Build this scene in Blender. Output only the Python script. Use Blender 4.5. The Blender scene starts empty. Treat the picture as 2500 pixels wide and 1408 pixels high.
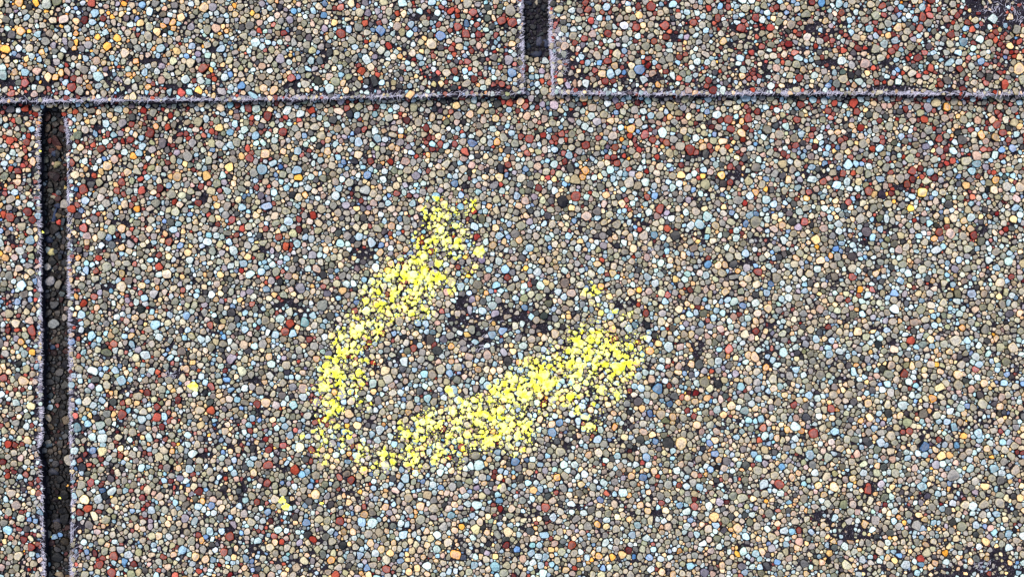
import bpy, math
import numpy as np
from mathutils import Vector
from mathutils.bvhtree import BVHTree

rng = np.random.default_rng(7)
S = 0.12e-3                      # metres per unit of the layout grid (an asphalt granule is 1-3 mm)
CX, CY = 1250.0, 704.0
scene = bpy.context.scene
COL = scene.collection

# ------------------------------------------------------------------ camera
LENS = 38.0
D = 2500 * S * LENS / 36.0       # camera height over the lower course
cam = bpy.data.objects.new("camera", bpy.data.cameras.new("camera"))
COL.objects.link(cam)
cam.data.lens = LENS; cam.data.sensor_width = 36.0
cam.data.clip_start = 0.01; cam.data.clip_end = 100.0
cam.location = (0, 0, D); cam.rotation_euler = (0, 0, 0)
scene.camera = cam

# ------------------------------------------------------------------ light: bright overcast, soft sun from the upper left
SUN_EL, SUN_AZ = 58.0, 128.0     # azimuth counter-clockwise from +X, where the light comes from
w = bpy.data.worlds.new("World"); scene.world = w; w.use_nodes = True
nt = w.node_tree; nt.nodes.clear()
sky = nt.nodes.new("ShaderNodeTexSky"); sky.sky_type = 'NISHITA'; sky.sun_disc = False
sky.sun_elevation = math.radians(SUN_EL); sky.sun_rotation = math.radians(90 - SUN_AZ)
sky.dust_density = 3.0; sky.air_density = 1.0; sky.ozone_density = 1.0
bgn = nt.nodes.new("ShaderNodeBackground"); bgn.inputs[1].default_value = 0.15
wo = nt.nodes.new("ShaderNodeOutputWorld")
nt.links.new(sky.outputs[0], bgn.inputs[0]); nt.links.new(bgn.outputs[0], wo.inputs[0])
sd = bpy.data.lights.new("sun", 'SUN'); sd.energy = 1.5; sd.angle = math.radians(14); sd.color = (1.0, 0.93, 0.82)
sun = bpy.data.objects.new("sun", sd); COL.objects.link(sun)
d = Vector((math.cos(math.radians(SUN_AZ)) * math.cos(math.radians(SUN_EL)),
            math.sin(math.radians(SUN_AZ)) * math.cos(math.radians(SUN_EL)), math.sin(math.radians(SUN_EL))))
sun.rotation_euler = (-d).to_track_quat('-Z', 'Y').to_euler(); sun.location = d
vs = scene.view_settings
vs.view_transform = 'Standard'; vs.look = 'None'; vs.gamma = 1.0; vs.use_curve_mapping = False
vs.exposure = 1.35

# ------------------------------------------------------------------ helpers
def lin(c):
    c = np.asarray(c, float) / 255.0
    return np.where(c <= 0.04045, c / 12.92, ((c + 0.055) / 1.055) ** 2.4)

def value_noise(w_, h_, cell, r):
    gw, gh = int(w_ / cell) + 3, int(h_ / cell) + 3
    g = r.random((gh, gw))
    xs = np.arange(w_) / cell; ys = np.arange(h_) / cell
    xi = xs.astype(int); yi = ys.astype(int)
    fx = xs - xi; fy = ys - yi
    fx = fx * fx * (3 - 2 * fx); fy = fy * fy * (3 - 2 * fy)
    a = g[yi][:, xi]; b = g[yi][:, xi + 1]; c = g[yi + 1][:, xi]; e = g[yi + 1][:, xi + 1]
    return (a * (1 - fx) + b * fx) * (1 - fy)[:, None] + (c * (1 - fx) + e * fx) * fy[:, None]

# layout extents (grid units), noise rasters at 4 units
X0, X1, Y0, Y1 = -280, 2780, -220, 1640
NW, NH = (X1 - X0) // 4 + 2, (Y1 - Y0) // 4 + 2
def fbm(cells, amps, r):
    n = sum(a * value_noise(NW, NH, c / 4.0, r) for c, a in zip(cells, amps))
    n = n - n.mean(); return n / n.std()
bare_n = fbm((110, 50, 26, 16), (0.35, 0.8, 1.2, 0.9), rng)
tint_n = fbm((300, 120), (1, 0.7), rng)
def samp(n, x, y):
    return n[np.clip(((y - Y0) / 4).astype(int), 0, NH - 1), np.clip(((x - X0) / 4).astype(int), 0, NW - 1)]

def idw(pts, x, y, p=2.0):
    P = np.asarray(pts, float)
    d2 = (x[:, None] - P[:, 0]) ** 2 + (y[:, None] - P[:, 1]) ** 2 + 2500.0
    wgt = 1.0 / d2 ** p
    return (wgt * P[:, 2]).sum(1) / wgt.sum(1)

def poly_interp(pts, t):
    P = np.asarray(pts, float)
    return np.interp(t, P[:, 0], P[:, 1])

# outlines of the shingles (all measured on the place)
EDGE = [(-420, 256), (0, 251), (300, 248), (600, 246), (1000, 238), (1277, 233), (1342, 231), (1600, 233), (2000, 231), (2500, 234), (2920, 236)]
def edge_y(x): return poly_interp(EDGE, x)
US_L = [(-400, 1262), (-20, 1273), (60, 1277), (150, 1278), (236, 1280)]       # upper slot left edge x(y)
US_R = [(-400, 1336), (-20, 1341), (90, 1341), (150, 1345), (236, 1348)]
LS_L = [(262, 112), (272, 103), (300, 98), (420, 97), (560, 101), (704, 102), (900, 103), (1060, 105), (1092, 97), (1110, 96), (1130, 103), (1200, 106), (1408, 111), (1740, 116)]
LS_R = [(262, 146), (270, 152), (300, 160), (340, 165), (500, 166), (704, 168), (900, 171), (1060, 171), (1200, 176), (1300, 174), (1408, 174), (1740, 180)]
SLOT_TOP = 264

def zone_scale(z): return (D - z) / D
def to_world(x, y, z):
    """layout grid -> metres, for a layer lying at height z (the grid was measured from above)"""
    k = zone_scale(z)
    return (x - CX) * S * k, -(y - CY) * S * k

# ------------------------------------------------------------------ materials
def new_mat(name):
    m = bpy.data.materials.new(name); m.use_nodes = True
    n = m.node_tree; b = n.nodes["Principled BSDF"]
    return m, n, b
def node(n, t, **kw):
    o = n.nodes.new(t)
    for k, v in kw.items(): setattr(o, k, v)
    return o

def granule_material(name, speck=0.5):
    m, n, b = new_mat(name)
    at = node(n, "ShaderNodeAttribute", attribute_name="Col")
    tc = node(n, "ShaderNodeTexCoord")
    n1 = node(n, "ShaderNodeTexNoise"); n1.inputs["Scale"].default_value = 2600; n1.inputs["Detail"].default_value = 3; n1.inputs["Roughness"].default_value = 0.7
    n.links.new(tc.outputs["Object"], n1.inputs["Vector"])
    r1 = node(n, "ShaderNodeValToRGB")
    r1.color_ramp.elements[0].position = 0.36; r1.color_ramp.elements[0].color = (1 - speck, 1 - speck, 1 - speck, 1)
    r1.color_ramp.elements[1].position = 0.52; r1.color_ramp.elements[1].color = (1, 1, 1, 1)
    n.links.new(n1.outputs[0], r1.inputs[0])
    mx = node(n, "ShaderNodeMix", data_type='RGBA', blend_type='MULTIPLY'); mx.inputs[0].default_value = 1.0
    n.links.new(at.outputs["Color"], mx.inputs[6]); n.links.new(r1.outputs[0], mx.inputs[7])
    n.links.new(mx.outputs[2], b.inputs["Base Color"])
    b.inputs["Roughness"].default_value = 0.62
    b.inputs["Specular IOR Level"].default_value = 0.15
    bp = node(n, "ShaderNodeBump"); bp.inputs["Strength"].default_value = 0.6; bp.inputs["Distance"].default_value = 0.00008
    n2 = node(n, "ShaderNodeTexNoise"); n2.inputs["Scale"].default_value = 3500; n2.inputs["Detail"].default_value = 2
    n.links.new(tc.outputs["Object"], n2.inputs["Vector"])
    n.links.new(n2.outputs[0], bp.inputs["Height"]); n.links.new(bp.outputs[0], b.inputs["Normal"])
    return m

def asphalt_material(name, c0, c1):
    m, n, b = new_mat(name)
    tc = node(n, "ShaderNodeTexCoord")
    n1 = node(n, "ShaderNodeTexNoise"); n1.inputs["Scale"].default_value = 700; n1.inputs["Detail"].default_value = 5
    n.links.new(tc.outputs["Object"], n1.inputs["Vector"])
    r = node(n, "ShaderNodeValToRGB")
    r.color_ramp.elements[0].position = 0.35; r.color_ramp.elements[0].color = (*c0, 1)
    r.color_ramp.elements[1].position = 0.7; r.color_ramp.elements[1].color = (*c1, 1)
    n.links.new(n1.outputs[0], r.inputs[0]); n.links.new(r.outputs[0], b.inputs["Base Color"])
    b.inputs["Roughness"].default_value = 0.85; b.inputs["Specular IOR Level"].default_value = 0.12
    bp = node(n, "ShaderNodeBump"); bp.inputs["Strength"].default_value = 0.9; bp.inputs["Distance"].default_value = 0.0002
    n2 = node(n, "ShaderNodeTexNoise"); n2.inputs["Scale"].default_value = 1600; n2.inputs["Detail"].default_value = 4
    n.links.new(tc.outputs["Object"], n2.inputs["Vector"])
    n.links.new(n2.outputs[0], bp.inputs["Height"]); n.links.new(bp.outputs[0], b.inputs["Normal"])
    return m

M_GRAN = granule_material("ceramic_granules")
M_ASPH = asphalt_material("asphalt", (0.003, 0.0025, 0.005), (0.014, 0.011, 0.019))
M_DIRT = asphalt_material("slot_dirt", (0.004, 0.004, 0.004), (0.022, 0.018, 0.017))

def plain_mat(name, col, rough, noise_scale=2500, dark=0.6, bump=0.00012):
    m, n, b = new_mat(name)
    tc = node(n, "ShaderNodeTexCoord")
    n1 = node(n, "ShaderNodeTexNoise"); n1.inputs["Scale"].default_value = noise_scale; n1.inputs["Detail"].default_value = 4
    n.links.new(tc.outputs["Object"], n1.inputs["Vector"])
    r = node(n, "ShaderNodeValToRGB")
    r.color_ramp.elements[0].position = 0.3; r.color_ramp.elements[0].color = (*[c * dark for c in col], 1)
    r.color_ramp.elements[1].position = 0.6; r.color_ramp.elements[1].color = (*col, 1)
    n.links.new(n1.outputs[0], r.inputs[0]); n.links.new(r.outputs[0], b.inputs["Base Color"])
    b.inputs["Roughness"].default_value = rough
    bp = node(n, "ShaderNodeBump"); bp.inputs["Strength"].default_value = 0.8; bp.inputs["Distance"].default_value = bump
    n.links.new(n1.outputs[0], bp.inputs["Height"]); n.links.new(bp.outputs[0], b.inputs["Normal"])
    return m
M_FIB = plain_mat("glass_fibre", (0.46, 0.44, 0.52), 0.5, 900, 0.7)
def chalk_material():
    m, n, b = new_mat("yellow_chalk")
    tc = node(n, "ShaderNodeTexCoord")
    n1 = node(n, "ShaderNodeTexNoise"); n1.inputs["Scale"].default_value = 420; n1.inputs["Detail"].default_value = 4
    n.links.new(tc.outputs["Object"], n1.inputs["Vector"])
    r = node(n, "ShaderNodeValToRGB")
    r.color_ramp.elements[0].position = 0.38; r.color_ramp.elements[0].color = (0.84, 0.82, 0.04, 1)
    r.color_ramp.elements[1].position = 0.60; r.color_ramp.elements[1].color = (0.88, 0.87, 0.26, 1)
    n.links.new(n1.outputs[0], r.inputs[0]); n.links.new(r.outputs[0], b.inputs["Base Color"])
    b.inputs["Roughness"].default_value = 0.95; b.inputs["Specular IOR Level"].default_value = 0.1
    bp = node(n, "ShaderNodeBump"); bp.inputs["Strength"].default_value = 0.5; bp.inputs["Distance"].default_value = 0.0001
    n2 = node(n, "ShaderNodeTexNoise"); n2.inputs["Scale"].default_value = 3000
    n.links.new(tc.outputs["Object"], n2.inputs["Vector"])
    n.links.new(n2.outputs[0], bp.inputs["Height"]); n.links.new(bp.outputs[0], b.inputs["Normal"])
    return m
M_CHALK = chalk_material()

# ------------------------------------------------------------------ object helpers
def link(o, parent=None, label=None, cat=None, group=None, kind=None):
    COL.objects.link(o)
    if parent is not None: o.parent = parent
    for k, v in (("label", label), ("category", cat), ("group", group), ("kind", kind)):
        if v: o[k] = v
    return o

def mesh_np(name, verts, loops, sizes, mat, colors=None, smooth=True):
    me = bpy.data.meshes.new(name)
    nv = len(verts); nl = len(loops); nf = len(sizes)
    me.vertices.add(nv); me.vertices.foreach_set("co", np.ascontiguousarray(verts, np.float32).ravel())
    me.loops.add(nl); me.loops.foreach_set("vertex_index", np.ascontiguousarray(loops, np.int32))
    me.polygons.add(nf)
    st = np.concatenate(([0], np.cumsum(sizes)[:-1])).astype(np.int32)
    me.polygons.foreach_set("loop_start", st)
    me.polygons.foreach_set("loop_total", np.asarray(sizes, np.int32))
    me.polygons.foreach_set("use_smooth", np.full(nf, smooth, bool))
    if colors is not None:
        a = me.color_attributes.new("Col", 'FLOAT_COLOR', 'POINT')
        c = np.ones((nv, 4), np.float32); c[:, :3] = colors
        a.data.foreach_set("color", c.ravel())
    me.update(calc_edges=True); me.materials.append(mat)
    return bpy.data.objects.new(name, me)

# ------------------------------------------------------------------ packing of the granules
# radius classes, large to small: (radius, batches, candidates per batch as a share of the area)
CLASSES = [(13.5, 1, 0.004), (11.6, 2, 0.014), (10.2, 2, 0.035), (9.0, 3, 0.06), (7.8, 3, 0.11), (6.7, 4, 0.19), (5.7, 4, 0.32), (4.7, 5, 0.42), (3.8, 4, 0.34), (2.9, 3, 0.22)]
CELL = 30.0
def pack(allow, x0, x1, y0, y1, fixed, r, classes=CLASSES, over=0.80):
    gw, gh = int((x1 - x0) / CELL) + 3, int((y1 - y0) / CELL) + 3
    K = 46
    cx = np.full((gh * gw, K), 1e9); cy = np.full((gh * gw, K), 1e9); cr = np.zeros((gh * gw, K)); cnt = np.zeros(gh * gw, int)
    PX, PY, PR = [], [], []
    offs = [dy * gw + dx for dy in (-1, 0, 1) for dx in (-1, 0, 1)]
    def add(x, y, rr):
        ci = ((y - y0) / CELL).astype(int) * gw + gw + ((x - x0) / CELL).astype(int) + 1
        for i in range(len(x)):
            c = ci[i]; k = cnt[c]
            if k < K: cx[c, k] = x[i]; cy[c, k] = y[i]; cr[c, k] = rr[i]; cnt[c] += 1
        PX.append(x); PY.append(y); PR.append(rr)
    if len(fixed):
        F = np.asarray(fixed, float); add(F[:, 0], F[:, 1], F[:, 2])
    area = (x1 - x0) * (y1 - y0)
    for rad, nb, dens in classes:
        for _ in range(nb):
            N = int(area * dens / (math.pi * rad * rad) * 1.6)
            if N < 1: continue
            x = r.uniform(x0, x1 - 1, N); y = r.uniform(y0, y1 - 1, N); rr = rad * r.uniform(0.92, 1.08, N)
            ok = allow(x, y, rr); x, y, rr = x[ok], y[ok], rr[ok]
            if not len(x): continue
            ci = ((y - y0) / CELL).astype(int) * gw + gw + ((x - x0) / CELL).astype(int) + 1
            good = np.ones(len(x), bool)
            for o in offs:
                cc = np.clip(ci + o, 0, gh * gw - 1)
                kk = max(1, cnt[cc].max())
                d2 = (cx[cc, :kk] - x[:, None]) ** 2 + (cy[cc, :kk] - y[:, None]) ** 2
                good &= ~(d2 < ((cr[cc, :kk] + rr[:, None]) * over) ** 2).any(1)
            x, y, rr, ci = x[good], y[good], rr[good], ci[good]
            if not len(x): continue
            # within the batch: sort in cells of this radius and drop later conflicting ones
            cs = rad * 2.2; key = {}
            keep = []
            for i in range(len(x)):
                a, b_ = int((x[i] - x0) / cs), int((y[i] - y0) / cs); hit = False
                for da in (-1, 0, 1):
                    for db in (-1, 0, 1):
                        for j in key.get((a + da, b_ + db), ()):
                            if (x[j] - x[i]) ** 2 + (y[j] - y[i]) ** 2 < ((rr[i] + rr[j]) * over) ** 2: hit = True; break
                        if hit: break
                    if hit: break
                if not hit: keep.append(i); key.setdefault((a, b_), []).append(i)
            add(x[keep], y[keep], rr[keep])
    if not PX: return np.zeros(0), np.zeros(0), np.zeros(0)
    return np.concatenate(PX), np.concatenate(PY), np.concatenate(PR)

KD = 16
TH = np.arange(KD) * 2 * math.pi / KD
def shapes(x, y, r, rr_, gap=1.3, cap=1.12):
    """power-diagram cells of the packed centres, shrunk and cut by random facets -> radius per direction"""
    n = len(x); order = None
    gw = int((x.max() - x.min()) / CELL) + 3; gx0, gy0 = x.min(), y.min()
    ci = ((y - gy0) / CELL).astype(int) * gw + ((x - gx0) / CELL).astype(int)
    srt = np.argsort(ci, kind='stable'); cs = ci[srt]
    gh = int((y.max() - gy0) / CELL) + 2
    start = np.searchsorted(cs, np.arange(gw * gh + 1))
    K = int(np.diff(start).max())
    tab = np.full((gw * gh, K), -1)
    for k in range(K):
        idx = start[:-1] + k; m = idx < start[1:]
        tab[m, k] = srt[idx[m]]
    phase = rr_.uniform(0, 2 * math.pi / KD, n)
    th = TH[None, :] + phase[:, None]
    # own shape: elongated, cut by 5-6 facets
    asp = np.exp(np.abs(rr_.normal(0, 0.42, n))); ang = rr_.uniform(0, math.pi, n)
    a = r * cap * np.sqrt(asp); b = r * cap / np.sqrt(asp)
    q = th - ang[:, None]
    R = 1.42 / np.sqrt((np.cos(q) / a[:, None]) ** 2 + (np.sin(q) / b[:, None]) ** 2)
    f0 = rr_.uniform(0, 2 * math.pi, n); nf = np.array([3, 4, 4, 5, 5, 6])[rr_.integers(0, 6, n)]
    for k in range(6):
        fa = f0 + k * 2 * math.pi / nf + rr_.normal(0, 0.32, n)
        qa = fa - ang
        # support distance of the ellipse in this direction, so the facet is a straight side
        sup = np.sqrt((np.cos(qa) * a) ** 2 + (np.sin(qa) * b) ** 2)
        dist = sup * rr_.uniform(0.66, 1.0, n)
        c = np.cos(th - fa[:, None])
        R = np.minimum(R, np.where((c > 0.05) & (k < nf)[:, None], dist[:, None] / np.maximum(c, 0.05), 1e9))
    B = 4000
    for s in range(0, n, B):
        e = min(n, s + B); xs, ys, rs = x[s:e], y[s:e], r[s:e]; cc = ci[s:e]; Rb = R[s:e]; tb = th[s:e]
        for o in [dy * gw + dx for dy in (-1, 0, 1) for dx in (-1, 0, 1)]:
            c2 = cc + o; valid = (c2 >= 0) & (c2 < gw * gh)
            nb = tab[np.clip(c2, 0, gw * gh - 1)]
            for k in range(K):
                j = nb[:, k]; m = valid & (j >= 0) & (j != np.arange(s, e))
                if not m.any(): continue
                j = np.where(m, j, 0)
                dx = x[j] - xs; dy = y[j] - ys; dd = np.hypot(dx, dy) + 1e-6
                pl = dd * rs / (rs + r[j]) * np.where(rs > r[j], 1.22, 0.97) - gap
                pl = np.maximum(pl, rs * 0.35)
                m &= dd < 34
                if not m.any(): continue
                c = np.cos(tb - np.arctan2(dy, dx)[:, None])
                lim = np.where((c > 0.02) & m[:, None], pl[:, None] / np.maximum(c, 0.02), 1e9)
                np.minimum(Rb, lim, out=Rb)
        R[s:e] = Rb
    return th, R

def granule_mesh(x, y, r, th, R, base, z0, rr_, hscale=1.0, kz=None):
    """vertices (metres), loops, sizes, colours of all the granules of one layer; per granule blocks"""
    n = len(x); kz = zone_scale(z0) if kz is None else kz
    rm = R.mean(1)
    h = rm * rr_.uniform(0.50, 0.85, n) * hscale + 1.8
    tx, ty = rr_.normal(0, 0.16, n), rr_.normal(0, 0.16, n)
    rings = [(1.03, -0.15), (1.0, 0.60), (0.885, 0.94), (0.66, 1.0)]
    ca, cs_ = rr_.uniform(0, 6.28, (n, 2)), rr_.uniform(0.25, 0.7, (n, 2)); cd = rr_.uniform(0.0, 0.7, (n, 2)) * rm[:, None]
    V = np.zeros((n, KD * 4 + 1, 3), np.float32)
    C = np.zeros((n, KD * 4 + 1, 3), np.float32)
    greyed = rr_.random(n) < 0.75
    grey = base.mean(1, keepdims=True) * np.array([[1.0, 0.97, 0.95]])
    centre_col = np.where(greyed[:, None], (base * 0.45 + grey * 0.55) * rr_.uniform(0.62, 0.92, n)[:, None], base)  # most tops turn greyer and darker towards the centre
    for k, (f, zz) in enumerate(rings):
        jit = 1 + (rr_.normal(0, 0.03, (n, KD)) if k else 0)
        Rk = R * f * jit
        ox, oy = Rk * np.cos(th), Rk * np.sin(th)
        V[:, k * KD:(k + 1) * KD, 0] = x[:, None] + ox
        V[:, k * KD:(k + 1) * KD, 1] = y[:, None] + oy
        zj = h[:, None] * (zz + (rr_.normal(0, 0.05, (n, KD)) if k >= 1 else 0)) + (ox * tx[:, None] + oy * ty[:, None]) * (1 if k else 0)
        if k >= 2:                                   # two cleavage planes chipped off the top
            for q in range(2):
                along = ox * np.cos(ca[:, q])[:, None] + oy * np.sin(ca[:, q])[:, None]
                zj = np.minimum(zj, np.maximum(h[:, None] * 1.0 - (along - cd[:, q][:, None]) * cs_[:, q][:, None], h[:, None] * 0.55))
        V[:, k * KD:(k + 1) * KD, 2] = zj
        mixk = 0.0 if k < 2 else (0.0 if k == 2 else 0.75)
        C[:, k * KD:(k + 1) * KD] = (base * (1 - mixk) + centre_col * mixk)[:, None, :] * rr_.uniform(0.93, 1.07, (n, KD, 1)) * (0.03 if k == 0 else (0.05 if k == 1 else 1.0))   # flanks near black: shade of the gaps put into the colour
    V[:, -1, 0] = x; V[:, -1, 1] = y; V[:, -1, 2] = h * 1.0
    C[:, -1] = centre_col
    W = np.empty_like(V)
    W[..., 0] = (V[..., 0] - CX) * S * kz; W[..., 1] = -(V[..., 1] - CY) * S * kz; W[..., 2] = z0 + V[..., 2] * S
    # faces (y is flipped, so order reversed for outward normals)
    nv = KD * 4 + 1; i = np.arange(KD); j = (i + 1) % KD
    L = []; SZ = []
    for k in range(3):
        quad = np.stack([k * KD + i, (k + 1) * KD + i, (k + 1) * KD + j, k * KD + j], 1)
        L.append(quad.ravel()); SZ.append(np.full(KD, 4))
    tri = np.stack([3 * KD + i, np.full(KD, nv - 1), 3 * KD + j], 1)
    L.append(tri.ravel()); SZ.append(np.full(KD, 3))
    L = np.concatenate(L); SZ = np.concatenate(SZ)
    return W, L, SZ, C, h

def emit(name, W, L, SZ, C, sel, mat, **kw):
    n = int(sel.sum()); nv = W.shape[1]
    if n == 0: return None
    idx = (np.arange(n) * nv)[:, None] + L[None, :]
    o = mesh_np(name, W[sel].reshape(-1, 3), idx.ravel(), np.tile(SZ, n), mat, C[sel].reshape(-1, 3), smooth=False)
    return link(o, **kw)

# ------------------------------------------------------------------ colours
PAL = {  # colour of the stone itself as seen (8 bit), spread
 'tan': ((174, 162, 132), 13), 'olive': ((154, 149, 122), 14), 'grey': ((144, 140, 128), 15), 'dark': ((72, 72, 72), 12),
 'pale': ((184, 204, 198), 12), 'sky': ((156, 190, 200), 13), 'blue': ((112, 148, 184), 14), 'cream': ((230, 190, 132), 14),
 'pink': ((190, 160, 138), 12), 'mauve': ((150, 142, 148), 12), 'rust': ((156, 66, 48), 18), 'sand': ((204, 182, 142), 12), 'orange': ((244, 174, 80), 10)}
NAMES = list(PAL)
RED = [(0, 60, .02), (300, 150, .02), (600, 60, .03), (800, 180, .04), (950, 80, .12), (1150, 120, .24), (1400, 120, .26), (1700, 120, .22), (2000, 100, .24), (2300, 150, .28), (2480, 200, .30),
       (20, 330, .26), (50, 600, .13), (50, 900, .12), (50, 1200, .15), (40, 1380, .15), (300, 300, .20), (500, 290, .16), (800, 290, .18), (1100, 270, .22), (1310, 200, .18), (1400, 320, .16), (1700, 280, .14), (2100, 270, .14), (2350, 260, .30), (2400, 360, .22), (2400, 460, .10),
       (250, 480, .13), (300, 750, .12), (350, 1000, .12), (300, 1250, .12), (600, 500, .07), (600, 800, .04), (600, 1100, .09), (450, 900, .08), (900, 400, .04), (1200, 400, .05), (1200, 900, .015), (1600, 480, .10), (1500, 600, .03), (1800, 500, .06), (1900, 700, .035), (2200, 650, .04), (1700, 1100, .05), (2000, 1000, .015), (2350, 850, .01), (2300, 1150, .02), (2200, 1350, .025), (900, 1300, .035), (1400, 1300, .04), (1300, 600, .03), (1000, 1250, .02)]
CREAM = [(30, 100, .22), (300, 100, .15), (600, 120, .10), (900, 100, .07), (1200, 100, .05), (1700, 100, .06), (2300, 150, .05), (300, 400, .08), (300, 900, .08), (600, 1200, .09), (900, 600, .07), (1200, 900, .10), (1600, 600, .08), (2000, 700, .08), (2400, 700, .09), (2300, 1200, .13), (2000, 1300, .12), (1300, 1300, .10)]
def granule_colors(x, y, r, rr_, zone='lower'):
    n = len(x)
    red = idw(RED, x, y, 3.0) * 0.78; cre = idw(CREAM, x, y, 1.5)
    u = rr_.random(n)
    rest = 1 - red - cre
    wts = {'tan': .25, 'olive': .17, 'grey': .13, 'dark': .06, 'pale': .13, 'sky': .10, 'blue': .02, 'pink': .045, 'mauve': .03, 'sand': .06}
    tot = sum(wts.values())
    cat = np.full(n, NAMES.index('tan')); acc = np.zeros(n)
    small = r < 5
    for k, v in wts.items():
        p = rest * v / tot
        m = (u >= acc) & (u < acc + p); cat[m] = NAMES.index(k); acc += p
    m = (u >= acc) & (u < acc + red); cat[m] = NAMES.index('rust'); acc += red
    m = u >= acc; cat[m] = NAMES.index('cream')
    m2 = m & (rr_.random(n) < np.where((x < 500) & (y < 240), 0.5, 0.10)); cat[m2] = NAMES.index('orange')
    rgb = np.array([PAL[k][0] for k in NAMES], float)[cat]
    spr = np.array([PAL[k][1] for k in NAMES], float)[cat]
    rgb = rgb + rr_.normal(0, 1, n)[:, None] * spr[:, None] * 1.1 + rr_.normal(0, 3.5, (n, 3))
    rgb += (rr_.random(n) < 0.10)[:, None] * np.array([[-38, -36, -30]])
    return np.clip(rgb, 12, 250), cat
def albedo(rgb):
    return np.clip(lin(rgb) * 0.80, 0.004, 0.80)

# ------------------------------------------------------------------ bare patches (granules missing)
BARE = [  # x, y, rx, ry
 (2470, 20, 115, 62), (2380, 15, 50, 40), (2430, 1385, 75, 48), (2330, 1400, 60, 30), (2080, 1300, 60, 22), (2000, 1260, 45, 18),
 (1150, 785, 40, 26), (1175, 835, 52, 34), (1240, 778, 46, 34), (1110, 800, 36, 20), (1300, 800, 40, 20), (1130, 740, 26, 18), (1385, 285, 28, 14), (1010, 560, 12, 12), (890, 620, 42, 20), (740, 760, 30, 16), (700, 745, 26, 20),
 (1560, 545, 26, 16), (1800, 430, 40, 18), (1530, 740, 30, 14), (1340, 720, 22, 18), (1700, 860, 18, 30), (1880, 860, 24, 20), (1380, 880, 22, 14),
 (430, 905, 30, 22), (640, 1000, 24, 16), (560, 1090, 24, 14), (500, 1110, 30, 12), (680, 1140, 24, 14), (630, 930, 18, 14), (590, 1180, 18, 18),
 (1600, 190, 22, 20), (1790, 110, 24, 16), (2000, 75, 30, 22), (2020, 160, 26, 20), (2170, 160, 26, 20), (2190, 215, 60, 9), (1450, 215, 60, 9), (1395, 150, 30, 30), (1400, 180, 36, 18), (1700, 200, 20, 14), (1930, 210, 26, 10),
 (170, 130, 24, 10), (310, 210, 40, 10), (420, 215, 50, 10), (370, 150, 30, 12), (110, 210, 34, 18), (20, 205, 26, 14), (520, 120, 20, 12), (700, 210, 40, 12), (900, 215, 30, 10), (1080, 215, 40, 9), (1230, 215, 36, 10), (60, 130, 20, 8), (1020, 40, 20, 16), (1050, 195, 26, 10), (150, 60, 20, 14),
 (220, 420, 26, 10), (290, 545, 26, 10), (300, 590, 22, 12), (240, 310, 20, 14), (210, 1110, 20, 20), (220, 1250, 22, 16), (640, 610, 20, 12), (500, 480, 16, 12), (260, 700, 24, 12), (430, 1190, 26, 10), (340, 1310, 26, 9), (560, 1290, 26, 9), (490, 1370, 20, 12),
 (2200, 460, 30, 14), (2100, 600, 26, 16), (2300, 700, 22, 18), (2390, 560, 18, 16), (2130, 1180, 28, 12), (2260, 1060, 26, 12), (1600, 1250, 26, 12), (1000, 1290, 24, 10), (1230, 1250, 24, 8), (850, 1200, 30, 12), (1530, 1040, 22, 14), (1800, 1330, 26, 10), (1950, 1110, 28, 10), (2450, 1240, 24, 14), (2010, 425, 20, 16), (1820, 640, 20, 10)]
CORE = np.array([(1.0)] * len(BARE))
def bare_mask(x, y):
    b = np.zeros(len(x))
    wx = samp(bare_n, x, y)
    for (bx, by, rx, ry) in BARE:
        q = ((x - bx) / (rx * 0.9)) ** 2 + ((y - by) / (ry * 0.9)) ** 2
        b = np.maximum(b, np.where(q + wx * 0.5 < 1.0, 1.0, 0.0))
    return b
THR = [(0, 100, 0.95), (600, 100, 1.0), (1100, 120, 0.95), (1800, 120, 0.95), (2400, 120, 0.85), (50, 700, 1.05), (50, 1250, 0.85), (300, 450, 1.2), (300, 900, 1.15), (400, 1250, 0.95), (800, 400, 1.75), (1100, 350, 2.1), (1300, 550, 1.7), (1700, 350, 1.8), (2200, 350, 1.6), (2400, 600, 1.2), (2000, 700, 1.25), (1700, 900, 1.5), (1400, 900, 1.5), (1000, 1000, 1.5), (1000, 1300, 1.1), (1600, 1300, 1.15), (2300, 1000, 1.1), (2300, 1350, 0.75), (700, 1200, 1.0), (2700, 700, 1.2), (-200, 700, 1.0)]

def slot_dist(x, y, L, R_):
    """signed distance beyond the slot's cut edges; <0 inside the slot"""
    l = poly_interp(L, y); r = poly_interp(R_, y)
    return np.where(x < (l + r) / 2, l - x, x - r)

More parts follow.
